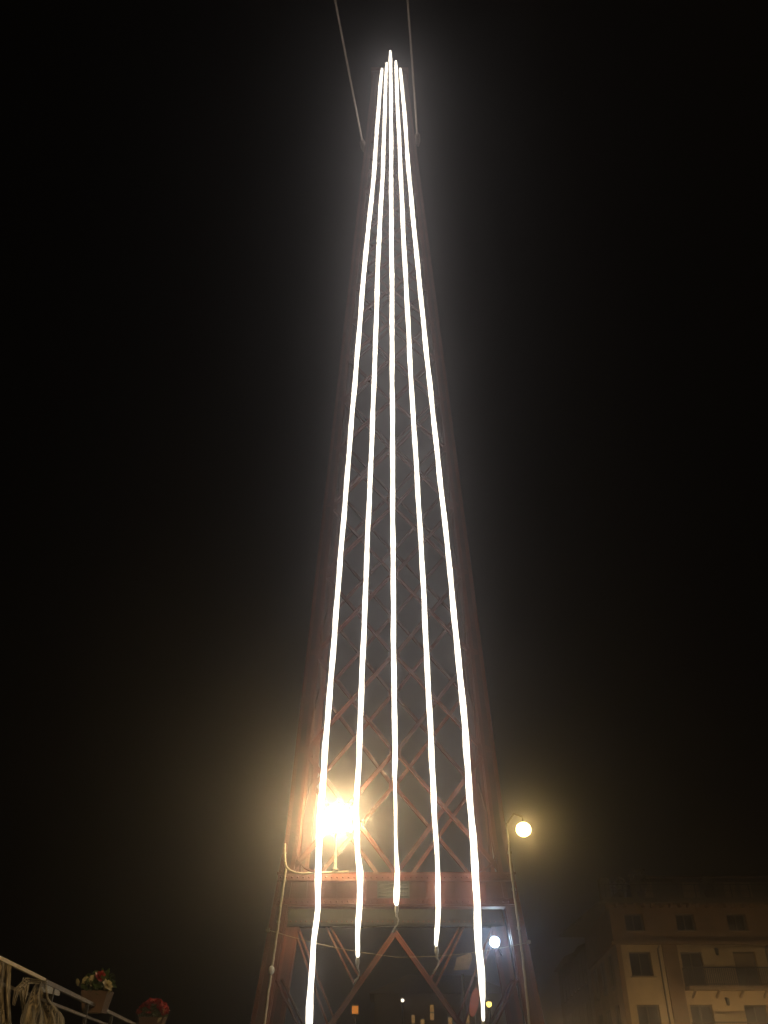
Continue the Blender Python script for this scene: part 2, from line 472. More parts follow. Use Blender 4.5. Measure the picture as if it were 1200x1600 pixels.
# ------------------------------------------------------------------ stay cables
def stay(px, py, d, lab):
    z0 = 44.6
    a, f, z = ray(px, py); Y0 = yf(44); p0 = at(px, py, Y0)
    t = empty('stay_cable', p0); tag(t, lab, 'cable', 'stay cables over the viewer')
    p1 = p0 + Vector((d, -1, -.60)).normalized()
    run = (p0.z-.3)/.60
    end = p0 + Vector((d, -1, -.60))*run
    dirv = (end-p0).normalized()
    pts = []
    for k in range(41):
        u = k/40; q = p0.lerp(end, u); q.z -= 1.2*math.sin(math.pi*u); pts.append(q)
    m = MB(); m.tube(pts, .050, 8); m.build('wire_rope', M['cable'], t)
    m = MB(); m.tube([p0-dirv*.9, p0-dirv*.75, p0-dirv*.25, p0+dirv*.25, p0+dirv*.55], [.03, .07, .15, .15, .075], 10); m.build('cable_socket', M['cable'], t)
    m = MB(); m.box(end.x-.8, end.x+.8, end.y-1.0, end.y+1.0, 0, .9); m.build('anchor_block', M['stone'], t)
stay(567, 226, -.078, 'left stay cable with its socket beside the top of the light strings')
stay(652.5, 216, -.090, 'right stay cable with its socket beside the top of the light strings')

# ------------------------------------------------------------------ service leads on the legs
def lead(pxs, Yoff, lab, bulb=None):
    pts = []
    for x, y in pxs:
        p = at(x, y, 25.0); z = p.z
        pts.append(at(x, y, yf(z)-.06+Yoff))
    t = empty('power_lead', pts[-1]); tag(t, lab, 'power lead', 'power leads on the tower legs')
    fine = []
    for a, b in zip(pts[:-1], pts[1:]):
        for k in range(6): fine.append(a.lerp(b, k/6)+Vector((.004*math.sin(len(fine)*1.3), 0, 0)))
    fine.append(pts[-1])
    MB().tube(fine, .033, 6).build('sheath', M['sheath'], t)
    for k in (4, 16, 28):
        if k < len(fine)-1:
            p = fine[k]; m = MB(); m.box(p.x-.06, p.x+.06, p.y+.0, p.y+.05, p.z-.03, p.z+.03); m.build('clip', M['steel'], t)
    if bulb:
        p = at(bulb[0], bulb[1], 24.98); MB().ball(p, .085, 10, 8, 1.3).build('junction_box', M['plug'], t)
lead([(445,1318),(445,1340),(447,1357),(443,1385),(438,1420),(434,1450),(429,1485),(425,1512),(418,1560),(413,1605),(409,1650)], 0, 'lamp lit power lead down the left leg of the tower', (424,1516))
br = [at(x, y, 24.98) for x, y in ((446,1349),(448,1355),(453,1360),(462,1363.5),(474,1365),(492,1364),(520,1363),(545,1362))]
tl = [o for o in COL.objects if o.name == 'power_lead'][0]
MB().tube(br, .03, 6).build('branch', M['sheath'], tl)
lead([(795,1316),(797,1340),(800,1368),(804,1400),(808,1430),(812,1460),(817,1500),(822,1545),(827,1600),(831,1650)], 0, 'power lead running down the right leg of the tower', None)

# ------------------------------------------------------------------ lantern on the beam
p = at(526, 1280, 24.95)
t = empty('beam_lantern', (p.x, p.y, 6.50)); tag(t, 'big blazing yellow lantern standing on the beam between two light strings', 'lantern')
MB().ball(p, .40, 20, 14).build('globe', M['lantern'], t)
m = MB(); m.lathe([(.10, 6.50), (.10, 6.54), (.045, 6.58), (.032, p.z-.62), (.06, p.z-.5), (.14, p.z-.40), (.16, p.z-.36)], (p.x, p.y, 0), 10); m.build('post', M['steel'], t)
m = MB(); m.lathe([(.17, p.z+.375), (.13, p.z+.44), (.05, p.z+.5), (.02, p.z+.6)], (p.x, p.y, 0), 10); m.build('cap', M['darkmetal'], t)

def street_lamp(p, r, lab, name='street_lamp', m_glow='street', group='street lamps', arm=None, shade=None):
    base = Vector((p.x, p.y, 0)) if arm is None else Vector((p.x+arm[0], p.y+arm[1], 0))
    t = empty(name, base); tag(t, lab, 'street lamp', group)
    MB().ball(p, r, 18, 12, .9).build('globe', M[m_glow], t)
    m = MB()
    if arm is None:
        m.lathe([(.20, 0), (.20, .25), (.13, .5), (.09, .6), (.06, p.z-r-.30), (.10, p.z-r-.25), (.24, p.z-r-.12), (.25, p.z-r-.03), (.17, p.z-r*.8)], (p.x, p.y, 0), 10)
        m.build('post', M['darkmetal'], t)
        m = MB(); m.lathe([(.2, p.z+r*.84), (.15, p.z+r+.05), (.03, p.z+r+.2)], (p.x, p.y, 0), 10); m.build('cap', M['darkmetal'], t)
    else:
        m.lathe([(.20, 0), (.20, .25), (.13, .5), (.09, .6), (.06, p.z+.3)], base, 10); m.build('post', M['darkmetal'], t)
        m = MB(); m.tube([(base.x, base.y, p.z+.25), (base.x*.5+p.x*.5, base.y*.5+p.y*.5, p.z+r+.35), (p.x, p.y, p.z+r+.2), (p.x, p.y, p.z+r*.8)], .04, 8); m.build('arm', M['darkmetal'], t)
    if shade:
        m = MB(); m.lathe([(.02, p.z+r*.62), (shade, p.z+r*.60), (shade, p.z+r*.66), (.10, p.z+r*1.1), (.02, p.z+r*1.1)], (p.x, p.y, 0), 24); m.build('shade', M['darkmetal'], t)  # added disc that keeps lamp light off the upper tower
    return t
street_lamp(at(818, 1296, 34.0), .29, 'round yellow street lamp glowing just right of the tower', arm=(-.62, .3))

# cool floodlight on the right leg
p = at(773, 1472, 26.6)
t = empty('floodlight', p); tag(t, 'small cool white floodlight inside the right leg of the tower', 'floodlight')
d = (Vector((0, 0, EYE)) - p).normalized()
m = MB(); m.ball(p, .135, 14, 10); m.build('lens', M['cool'], t)
m = MB(); m.tube([p-d*.06, p-d*.16, p-d*.30, p-d*.38], [.17, .17, .11, .05], 12); m.build('housing', M['darkmetal'], t)
m = MB(); m.bar(p-d*.25, (CX+hw(5)-.25, yr(5)-.5, p.z-.1), .05, .05); m.build('mounting_arm', M['darkmetal'], t)

# ------------------------------------------------------------------ small lit and coloured things behind the tower
def signal(px, py, Y, r, mname, name, lab, cat, boxy=False):
    p = at(px, py, Y); t = empty(name, (p.x, p.y, 0)); tag(t, lab, cat)
    if boxy:
        m = MB(); m.box(p.x-r, p.x+r, p.y-r, p.y-r*.2, p.z-r*1.1, p.z+r*1.1); m.build('lens', M[mname], t)
        m = MB(); m.box(p.x-r*1.25, p.x+r*1.25, p.y-r*.19, p.y+r, p.z-r*1.5, p.z+r*1.5); m.build('housing', M['darkmetal'], t)
    else:
        MB().ball(p, r, 12, 8).build('bulb', M[mname], t)
        m = MB(); m.lathe([(r*.8, p.z+r*.7), (r*1.5, p.z+r*.8), (r*.4, p.z+r*1.6)], (p.x, p.y, 0), 10); m.build('shade', M['darkmetal'], t)
    m = MB(); m.lathe([(.08, 0), (.08, .2), (.04, .3), (.035, p.z-r*1.2)], (p.x, p.y+(r*.4 if boxy else 0), 0), 8); m.build('post', M['darkmetal'], t)
signal(629, 1563, 45, .075, 'white', 'garden_lamp', 'tiny white lamp on a post, seen through the tower portal', 'lamp')
signal(555, 1578, 32, .10, 'amber', 'signal_light', 'small square amber signal light seen under the tower beam', 'signal', True)
signal(764, 1569, 26.3, .075, 'yellow', 'bulkhead_lamp', 'small yellow lamp close beside the end of the rightmost light string', 'lamp')
# oval red sign
p = at(741, 1566, 27.6)
t = empty('oval_sign', (p.x, p.y, 0)); tag(t, 'tall oval red sign behind the end of the rightmost light string', 'sign')
m = MB(); n = 20; base = len(m.v)
for dy in (-.02, .02):
    for k in range(n):
        a = 2*math.pi*k/n; x = .13*math.cos(a); z = .36*math.sin(a); m.v.append(p+Vector((x*1+z*.22, dy, z)))
m.f.append(tuple(range(n))); m.sm.append(False); m.f.append(tuple(range(2*n-1, n-1, -1))); m.sm.append(False)
for k in range(n): m.f.append((k, n+k, n+(k+1) % n, (k+1) % n)); m.sm.append(False)
m.build('board', M['signred'], t)
m = MB(); m.lathe([(.05, 0), (.03, .1), (.03, p.z-.3)], (p.x, p.y+.05, 0), 8); m.build('post', M['steel'], t)
# pale board seen between the struts
p = at(722, 1506, 33)
t = empty('notice_board', (p.x, p.y, 0)); tag(t, 'pale tilted board seen between the struts left of the cool floodlight', 'board')
m = MB(); c = [at(714,1496,33), at(736,1489,33), at(738,1498,33), at(732,1515,33), at(709,1516,33)]
n = len(c); m.v += [q for q in c] + [q+Vector((0,.05,0)) for q in c]
m.f.append(tuple(range(n))); m.sm.append(False); m.f.append(tuple(range(2*n-1, n-1, -1))); m.sm.append(False)
for k in range(n): m.f.append((k, n+k, n+(k+1) % n, (k+1) % n)); m.sm.append(False)
m.build('panel', M['pale'], t)
m = MB(); m.lathe([(.07, 0), (.05, .2), (.05, p.z-.3)], (p.x, p.y+.09, 0), 8); m.build('post', M['steel'], t)

# overhead wire in front of the tower
a = Vector((CX-hw(5.0), yf(5)-.06, 5.0)); b = at(620, 1496, 24.6); c = Vector((CX+hw(4.6), yf(4.6)-.06, 4.7))
t = empty('overhead_wire', a); tag(t, 'thin wire sagging across the open foot of the tower', 'wire')
pts = [a.lerp(b, k/12)+Vector((0, 0, -.08*math.sin(math.pi*k/12))) for k in range(12)] + [b.lerp(c, k/12)+Vector((0, 0, -.10*math.sin(math.pi*k/12))) for k in range(13)]
MB().tube(pts, .009, 5).build('strand', M['sheath'], t)
for q in (a, c):
    m = MB(); m.box(q.x-.05, q.x+.05, q.y-.03, q.y+.05, q.z-.05, q.z+.05); m.build('wire_clamp', M['steel'], t)

# ------------------------------------------------------------------ corner building on the right
YB = 60.0
def bx(px, py=1500): return at(px, py, YB).x
def bz(py, px=1050): return at(px, py, YB).z
corner = at(962, 1475, YB).x
bld = empty('corner_building', (corner, YB, 0))
tag(bld, 'cream corner building with brown pilasters, balconies and a brown top storey', 'building')
XR = corner + 20; DEP = 15.0; SL = .095            # the side wall runs back along the side street
zc_ = bz(1414); zb_ = bz(1474)
def sx(y): return corner + SL*(y-YB)
# body: front wall cream below, brown above
def wall_with_holes(x0, x1, z0, z1, holes, y, th, matn, parent, name):
    xs = sorted(set([x0, x1] + [h for r in holes for h in r[:2]])); zs = sorted(set([z0, z1] + [h for r in holes for h in r[2:]]))
    m = MB()
    for i in range(len(xs)-1):
        for j in range(len(zs)-1):
            cx = (xs[i]+xs[i+1])/2; cz = (zs[j]+zs[j+1])/2
            if any(r[0] < cx < r[1] and r[2] < cz < r[3] for r in holes): continue
            m.quad((xs[i], y, zs[j]), (xs[i+1], y, zs[j]), (xs[i+1], y, zs[j+1]), (xs[i], y, zs[j+1]))
    for r in holes:
        m.quad((r[0], y, r[2]), (r[0], y+th, r[2]), (r[0], y+th, r[3]), (r[0], y, r[3]))
        m.quad((r[1], y, r[2]), (r[1], y, r[3]), (r[1], y+th, r[3]), (r[1], y+th, r[2]))
        m.quad((r[0], y, r[2]), (r[1], y, r[2]), (r[1], y+th, r[2]), (r[0], y+th, r[2]))
        m.quad((r[0], y, r[3]), (r[0], y+th, r[3]), (r[1], y+th, r[3]), (r[1], y, r[3]))
    return m.build(name, M[matn], parent)
def window(r, y, th, parent, sill=True, bars=1, shutter=False):
    x0, x1, z0, z1 = r
    m = MB(); m.quad((x0, y+th-.02, z0), (x1, y+th-.02, z0), (x1, y+th-.02, z1), (x0, y+th-.02, z1))
    w = m.build('window', M['glass'], parent)
    m = MB(); f = .09
    m.box(x0+.004, x0+f, y+th-.10, y+th-.03, z0+.004, z1-.004).box(x1-f, x1-.004, y+th-.10, y+th-.03, z0+.004, z1-.004)
    m.box(x0+f, x1-f, y+th-.10, y+th-.03, z0+.004, z0+f).box(x0+f, x1-f, y+th-.10, y+th-.03, z1-f, z1-.004)
    for k in range(bars):
        xm = x0+(x1-x0)*(k+1)/(bars+1); m.box(xm-.035, xm+.035, y+th-.095, y+th-.035, z0+f, z1-f)
    m.build('frame', M['frame'], w)
    if sill:
        m = MB(); m.box(x0-.1, x1+.1, y-.10, y+.06, z0-.08, z0-.002); m.build('sill', M['cream2'], w)
    if shutter:
        m = MB(); m.box(x0+f, x1-f, y+th-.14, y+th-.105, z0+(z1-z0)*.55, z1-f)
        m.build('blind', M['cream2'], w)
    return w
top_holes = []; low_holes = []
for a, b in ((976, 1005), (1056, 1085), (1136, 1166), (1216, 1246), (1296, 1326)):
    x0, x1 = bx(a, 1440), bx(b, 1440); top_holes.append((x0, x1, bz(1455), bz(1428)))
rows = [(bz(1525), bz(1487)), ]
rows.append((rows[0][0]-2.95, rows[0][1]-2.95)); rows.append((.3, rows[1][0]-1.25))
cols = []
for a, b in ((984, 1018), (1065, 1099), (1147, 1182), (1232, 1267)):
    cols.append((bx(a), bx(b)))
for j, (z0, z1) in enumerate(rows):
    for i, (x0, x1) in enumerate(cols):
        low_holes.append((x0, x1, z0 - (.55 if (i in (1, 2) and j < 2) else 0), z1))
fw = wall_with_holes(corner, XR, 0, zb_, low_holes, YB, .35, 'cream', bld, 'front_wall')
tw = wall_with_holes(corner-.15, XR, zb_, zc_, top_holes, YB-.12, .40, 'brown', bld, 'top_storey_wall')
for k, r in enumerate(low_holes): window(r, YB, .35, bld, True, 1, k == 2)
for r in top_holes: window(r, YB-.12, .40, bld, True, 1)
# side wall along the side street with narrow windows
def side_y(px): # Y on the side wall seen at this pixel column
    k = (px-600)/1460.0; return (corner - SL*YB)/(k - SL)
m = MB()
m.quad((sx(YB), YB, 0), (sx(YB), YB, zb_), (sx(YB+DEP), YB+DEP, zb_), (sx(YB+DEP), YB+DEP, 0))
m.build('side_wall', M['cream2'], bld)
m = MB(); m.quad((sx(YB)-.15, YB-.12, zb_), (sx(YB)-.15, YB-.12, zc_), (sx(YB+DEP)-.15, YB+DEP, zc_), (sx(YB+DEP)-.15, YB+DEP, zb_))
m.quad((sx(YB)-.15, YB-.12, zb_), (sx(YB+DEP)-.15, YB+DEP, zb_), (sx(YB+DEP)+.1, YB+DEP, zb_), (sx(YB)+.1, YB-.12, zb_))
m.build('side_top_wall', M['brown'], bld)
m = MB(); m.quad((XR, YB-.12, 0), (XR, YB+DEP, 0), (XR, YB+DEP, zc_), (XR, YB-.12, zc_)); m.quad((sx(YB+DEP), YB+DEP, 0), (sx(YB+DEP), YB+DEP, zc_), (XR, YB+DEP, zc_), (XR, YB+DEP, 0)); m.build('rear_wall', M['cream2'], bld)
for (ya, yb2) in ((62.2, 63.6), (66.6, 68.0), (71.0, 72.4)):
    for (z0, z1) in rows[:2]:
        m = MB(); xa, xb = sx(ya)-.02, sx(yb2)-.02
        m.quad((xa, ya, z0-.4), (xa, ya, z1), (xb, yb2, z1), (xb, yb2, z0-.4)); w = m.build('side_window', M['glass'], bld)
        m = MB()
        m.bar((xa-.03, ya, z0-.4), (xa-.03, ya, z1), .12, .12, up=(0,1,0)); m.bar((xb-.03, yb2, z0-.4), (xb-.03, yb2, z1), .12, .12, up=(0,1,0)); m.bar((xa-.03, ya-.06, z1+.06), (xb-.03, yb2+.06, z1+.06), .12, .12); m.bar((xa-.03, ya-.06, z0-.46), (xb-.03, yb2+.06, z0-.46), .14, .12)
        m.build('frame', M['frame'], w)
# pilasters, string course and cornice
for a, b in ((1037, 1060), (1203, 1226)):
    m = MB(); m.box(bx(a), bx(b), YB-.14, YB-.002, 0, zb_-.02); m.build('pilaster', M['brown'], bld)
m = MB(); m.box(corner-.02, corner+.28, YB-.10, YB-.002, 0, zb_-.02); m.build('pilaster', M['brown'], bld)
m = MB(); m.box(corner-.32, XR+.1, YB-.30, YB-.125, zb_-.10, zb_+.10); m.build('string_course', M['brown'], bld)
m = MB(); m.box(corner-.75, XR+.3, YB-.85, YB+DEP, zc_, zc_+.16).box(corner-.55, XR+.2, YB-.6, YB+DEP-.1, zc_+.16, zc_+.34); cor = m.build('cornice', M['grime'], bld)
m = MB()
for k in range(34):
    x = corner-.4+k*.6; m.box(x, x+.16, YB-.72, YB-.125, zc_-.20, zc_-.004)
tag(m.build('brackets', M['brown'], cor), kind='stuff')
m = MB(); m.box(corner+.3, XR-.2, YB+.2, YB+DEP-.5, zc_+.34, zc_+.5); m.build('roof_deck', M['grime'], bld)
# balconies
for j in (0, 1):
    z = rows[j][0]-.62
    xa, xb = bx(1062), bx(1300)
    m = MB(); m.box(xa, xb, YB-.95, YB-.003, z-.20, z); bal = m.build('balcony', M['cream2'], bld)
    m = MB(); zt = z+1.02; yy = YB-.88
    m.bar((xa+.05, yy, zt), (xb-.05, yy, zt), .07, .06); m.bar((xa+.05, yy, z+.1), (xb-.05, yy, z+.1), .05, .04)
    m.bar((xa+.05, yy, zt), (xa+.05, YB-.02, zt), .06, .05)
    n = int((xb-xa)/.13)
    for k in range(n+1):
        x = xa+.05+(xb-xa-.1)*k/n; m.bar((x, yy, z+.002), (x, yy, zt-.03), .028, .028, up=(0, 1, 0))
    for k in range(6):
        y = YB-.06-.13*k; m.bar((xa+.05, y, z+.002), (xa+.05, y, zt-.03), .028, .028, up=(0, 1, 0))
    m.build('railing', M['rail'], bal)
    for q in range(8):
        x = xa+.4+q*1.5; m = MB(); m.bar((x, YB-.8, z-.21), (x, YB-.01, z-.55), .10, .14); m.build('corbel', M['cream2'], bal)
for px_ in (1030, 1199):
    x = bx(px_); m = MB(); m.tube([(x, YB-.09, 0.1), (x, YB-.09, zb_-.35), (x+.12, YB-.16, zb_-.14)], .055, 8); m.build('drainpipe', M['frame'], bld)
# wall lanterns between the balcony doors
for px_, py_ in ((1119, 1484), (1136, 1562)):
    p = at(px_, py_, YB-.3)
    m = MB(); m.bar((p.x, YB-.003, p.z+.1), (p.x, YB-.35, p.z+.1), .05, .05); m.lathe([(.04, .1), (.14, .05), (.10, -.28), (.03, -.33)], (p.x, YB-.35, p.z), 6)
    m.build('wall_lantern', M['darkmetal'], bld)
# attic storey set back behind the roof terrace
ya_ = YB+2.6
az = lambda py: at(1080, py, ya_).z
ax = lambda px: at(px, 1385, ya_).x
z0 = zc_+.5; z1 = az(1372)
m = MB(); m.box(ax(985), ax(1330), ya_, ya_+7, z0, z1-.25); att = m.build('attic_wall', M['grime'], bld)
m = MB(); m.box(ax(1000), ax(1345), ya_-1.1, ya_+7.4, z1-.22, z1-.08); m.build('attic_eave', M['roof'], att)
for a, b in ((1000, 1018), (1066, 1090), (1130, 1148), (1156, 1172), (1215, 1240)):
    m = MB(); m.box(ax(a), ax(b), ya_-.10, ya_-.003, z0+.02, z1-.3); m.build('attic_panel', M['cream2'], att)
m = MB()
xa, xb = corner-.3, XR; yy = YB-.4; zz = zc_+.34
for k in range(int((xb-xa)/1.2)+1): m.bar((xa+k*1.2, yy, zz), (xa+k*1.2, yy, zz+.85), .05, .05, up=(0, 1, 0))
m.bar((xa, yy, zz+.85), (xb, yy, zz+.85), .06, .05); m.bar((xa, yy, zz+.45), (xb, yy, zz+.45), .03, .03)
m.build('terrace_rail', M['rail'], bld)
m = MB(); q = at(938, 1385, YB+6); m.box(q.x-.0, q.x+.7, q.y, q.y+.7, zc_+.34, at(938, 1372, YB+6).z); m.build('chimney', M['grime'], bld)
m = MB(); q = at(939, 1388, YB+8); m.bar((q.x+.9, q.y, zc_+.3), (q.x+.9, q.y, zc_+3.0), .05, .05, up=(0,1,0))
for k in range(4): m.bar((q.x+.4, q.y, zc_+2.0+k*.25), (q.x+1.4, q.y, zc_+2.0+k*.25), .03, .03)
m.build('aerial', M['rail'], bld)

# shrubs in pots on the roof terrace
def leaf_cloud(m, c, rx, ry, rz, n, s, rnd):
    for _ in range(n):
        while True:
            d = Vector((rnd.uniform(-1, 1), rnd.uniform(-1, 1), rnd.uniform(-1, 1)))
            if .15 < d.length < 1: break
        p = Vector(c) + Vector((d.x*rx, d.y*ry, d.z*rz))
        u = Vector((rnd.gauss(0, 1), rnd.gauss(0, 1), rnd.gauss(0, 1))).normalized(); v = u.orthogonal().normalized()
        a = s*rnd.uniform(.6, 1.3)
        m.quad(p-u*a, p-v*a*.45, p+u*a, p+v*a*.45)
rnd = random.Random(4)
for i, (px_, py_, w, lab) in enumerate(((974, 1399, .55, 'low pale shrub at the left end of the roof terrace'), (1004, 1392, .95, 'tall pale shrub near the left end of the roof terrace'), (1110, 1397, .6, 'small dark shrub in the middle of the roof terrace'))):
    q = at(px_, 1408, YB+.7); zz = zc_+.5
    t = empty('potted_shrub', (q.x, q.y, zz)); tag(t, lab, 'shrub', 'shrubs on the roof terrace')
    m = MB(); m.lathe([(.001, 0), (.22, 0), (.30, .42), (.26, .42), (.25, .36), (.001, .36)], (q.x, q.y, zz), 10); m.build('pot', M['clay'], t)
    m = MB(); leaf_cloud(m, (q.x, q.y, zz+.42+w*.8), w*.75, w*.6, w*.85, 260, .13, rnd); m.build('foliage', M['leaf2'], t)
    m = MB(); m.tube([(q.x, q.y, zz+.3), (q.x+.03, q.y, zz+.42+w)], [.04, .015], 6); m.build('stem', M['leaf2'], t)

# row of darker houses farther down the side street
def side_house(y0, y1, h, lab, matn, nwin):
    t = empty('side_street_house', (sx(y0), y0, 0)); tag(t, lab, 'building', 'houses along the side street')
    xa, xb = sx(y0)-.25, sx(y1)-.25
    m = MB(); n = len(m.v)
    m.v += [Vector(p) for p in ((xa, y0, 0), (xb, y1, 0), (xb+9, y1, 0), (xa+9, y0, 0), (xa, y0, h), (xb, y1, h), (xb+9, y1, h), (xa+9, y0, h))]
    for q in ((0,4,5,1),(1,5,6,2),(2,6,7,3),(3,7,4,0),(4,7,6,5)): m.f.append(q); m.sm.append(False)
    m.build('wall', M[matn], t)
    m = MB(); n = 0; r = h+1.9
    m.v += [Vector(p) for p in ((xa-.5, y0, h+.01), (xb-.5, y1, h+.01), (xb+9, y1, h+.01), (xa+9, y0, h+.01), (xa+4.5, y0, r), (xb+4.5, y1, r))]
    for q in ((0,4,5,1),(3,2,5,4),(0,3,4),(1,5,2),(0,1,2,3)): m.f.append(q); m.sm.append(False)
    m.build('roof', M['roof'], t)
    for k in range(nwin):
        yy = y0+(y1-y0)*(k+.5)/nwin
        for zz in (2.0, 5.1, 8.2):
            if zz+1.8 > h: continue
            x = sx(yy)-.28; m = MB(); m.quad((x, yy-.5, zz), (x, yy-.5, zz+1.7), (x+SL, yy+.5, zz+1.7), (x+SL, yy+.5, zz)); w = m.build('window', M['glass'], t)
            m = MB(); m.bar((x-.06, yy-.6, zz-.06), (x-.06+.12, yy+.6, zz-.06), .2, .1); m.build('sill', M['cream2'], w)
            m = MB(); m.bar((x-.02, yy-.55, zz), (x-.02, yy-.55, zz+1.75), .08, .08, up=(0,1,0)); m.bar((x-.02+.1, yy+.55, zz), (x-.02+.1, yy+.55, zz+1.75), .08, .08, up=(0,1,0)); m.bar((x-.02, yy-.58, zz+1.76), (x+.1, yy+.58, zz+1.76), .1, .1); m.build('frame', M['frame'], w)
side_house(75.1, 86.9, 10.6, 'dim grey brown house adjoining the corner building in the side street', 'grime', 4)
side_house(87.1, 101, 11.2, 'farthest dim house at the end of the side street', 'grime', 4)

# riverside house seen through the portal
YH = 72.0
hx0, hx1 = at(585, 1580, YH).x, at(800, 1580, YH).x
hz = at(690, 1553, YH).z
t = empty('riverside_house', ((hx0+hx1)/2, YH, 0)); tag(t, 'dark riverside house with narrow lit windows seen through the tower portal', 'building')
m = MB(); m.box(hx0, hx1, YH, YH+8, 0, hz); m.build('wall', M['grime'], t)
m = MB(); m.v += [Vector(q) for q in ((hx0-.4, YH-.4, hz+.004), (hx1+.4, YH-.4, hz+.004), (hx1+.4, YH+8.4, hz+.004), (hx0-.4, YH+8.4, hz+.004), (hx0+2.5, YH+4, hz+1.6), (hx1-2.5, YH+4, hz+1.6))]
for q in ((0,1,5,4),(1,2,5),(2,3,4,5),(3,0,4),(0,3,2,1)): m.f.append(q); m.sm.append(False)
m.build('roof', M['roof'], t)
for (a, b, y0, y1) in ((672, 678, 1570, 1594), (643, 648, 1586, 1612), (657, 663, 1593, 1615), (727, 733, 1586, 1612), (700, 706, 1590, 1616)):
    x0, x1 = at(a, 1585, YH).x, at(b, 1585, YH).x; za, zb2 = at(690, y1, YH).z, at(690, y0, YH).z
    m = MB(); m.quad((x0, YH-.03, za), (x1, YH-.03, za), (x1, YH-.03, zb2), (x0, YH-.03, zb2)); w = m.build('window', M['window_lit'], t)
    m = MB(); m.box(x0-.08, x0-.002, YH-.10, YH-.002, za, zb2).box(x1+.002, x1+.08, YH-.10, YH-.002, za, zb2).box(x0-.08, x1+.08, YH-.10, YH-.002, zb2+.002, zb2+.08).box(x0, x1, YH-.06, YH-.031, (za+zb2)/2-.03, (za+zb2)/2+.03)
    m.build('frame', M['frame'], w)

# ------------------------------------------------------------------ terrace railing, netting and flower boxes at lower left
RD = Vector((-.13, 1, 0)).normalized()
def rail_x(y): return -3.8 - .13*(y-9.2)
def rail_pt(px, py, off=0.0):
    a, f, z = ray(px, py); k = a/f; Y = (-3.8+.13*9.2+off)/(k+.13)
    return Vector((k*Y, Y, EYE+z/f*Y))
m = MB(); m.v += [Vector(q) for q in ((rail_x(-2)+.25, -2, 0), (rail_x(30)+.25, 30, 0), (-16, 30, 0), (-16, -2, 0), (rail_x(-2)+.25, -2, 1.5), (rail_x(30)+.25, 30, 1.5), (-16, 30, 1.5), (-16, -2, 1.5))]
for q in ((0,1,5,4),(1,2,6,5),(2,3,7,6),(3,0,4,7),(4,5,6,7)): m.f.append(q); m.sm.append(False)
tag(m.build('terrace', M['stone']), kind='structure')
RZ = 2.60
def rp(y, z): return Vector((rail_x(y), y, z))
t = empty('terrace_railing', rp(12, 1.5)); tag(t, 'bright metal terrace railing sloping away in the lower left corner', 'railing')
m = MB(); m.bar(rp(3, RZ), rp(11.35, RZ), .034, .034); m.build('handrail', M['handrail'], t)  # near length takes the painted-in lit colour, the rest is steel
m = MB(); m.bar(rp(11.36, RZ-.015), rp(29, RZ-.015), .05, .046); m.build('handrail', M['steel'], t)
m = MB(); m.bar(rp(3, RZ-.20), rp(29, RZ-.20), .035, .03); m.build('mid_rail', M['steel'], t)
m = MB(); m.bar(rp(11.0, RZ-.09), rp(12.3, RZ-.05), .03, .09); m.build('splice_plate', M['plug'], t)
for k in range(10):
    y = 4.1+k*2.6
    m = MB(); m.bar(rp(y, 1.5), rp(y, RZ-.03), .05, .04, up=(0, 1, 0)); m.build('railing_post', M['darkmetal'], t)

# draped netting: gathered sheets with real folds, hung from the handrail
def net_mat():
    m = bpy.data.materials.new('dusty_netting'); m.use_nodes = True; n = m.node_tree
    b = n.nodes['Principled BSDF']; b.inputs['Roughness'].default_value = .8
    tc = n.nodes.new('ShaderNodeTexCoord'); mp = n.nodes.new('ShaderNodeMapping'); mp.inputs['Scale'].default_value = (9, 9, 1.4)
    no = n.nodes.new('ShaderNodeTexNoise'); no.inputs['Scale'].default_value = 2.2; no.inputs['Detail'].default_value = 4
    n.links.new(tc.outputs['Object'], mp.inputs['Vector']); n.links.new(mp.outputs['Vector'], no.inputs['Vector'])
    cr = n.nodes.new('ShaderNodeValToRGB'); cr.color_ramp.elements[0].position = .35; cr.color_ramp.elements[1].position = .7
    cr.color_ramp.elements[0].color = (.12, .10, .075, 1); cr.color_ramp.elements[1].color = (.46, .40, .30, 1)
    n.links.new(no.outputs['Fac'], cr.inputs['Fac']); n.links.new(cr.outputs['Color'], b.inputs['Base Color'])
    a = n.nodes.new('ShaderNodeValToRGB'); a.color_ramp.elements[0].position = .34; a.color_ramp.elements[1].position = .52
    a.color_ramp.elements[0].color = (.12, .12, .12, 1); a.color_ramp.elements[1].color = (.92, .92, .92, 1)
    n.links.new(no.outputs['Fac'], a.inputs['Fac']); n.links.new(a.outputs['Color'], b.inputs['Alpha'])
    return m
M['net'] = net_mat()
net = empty('draped_netting', rp(10, 1.6)); tag(net, 'pale crumpled netting hanging from the railing in the lower left corner', 'netting')
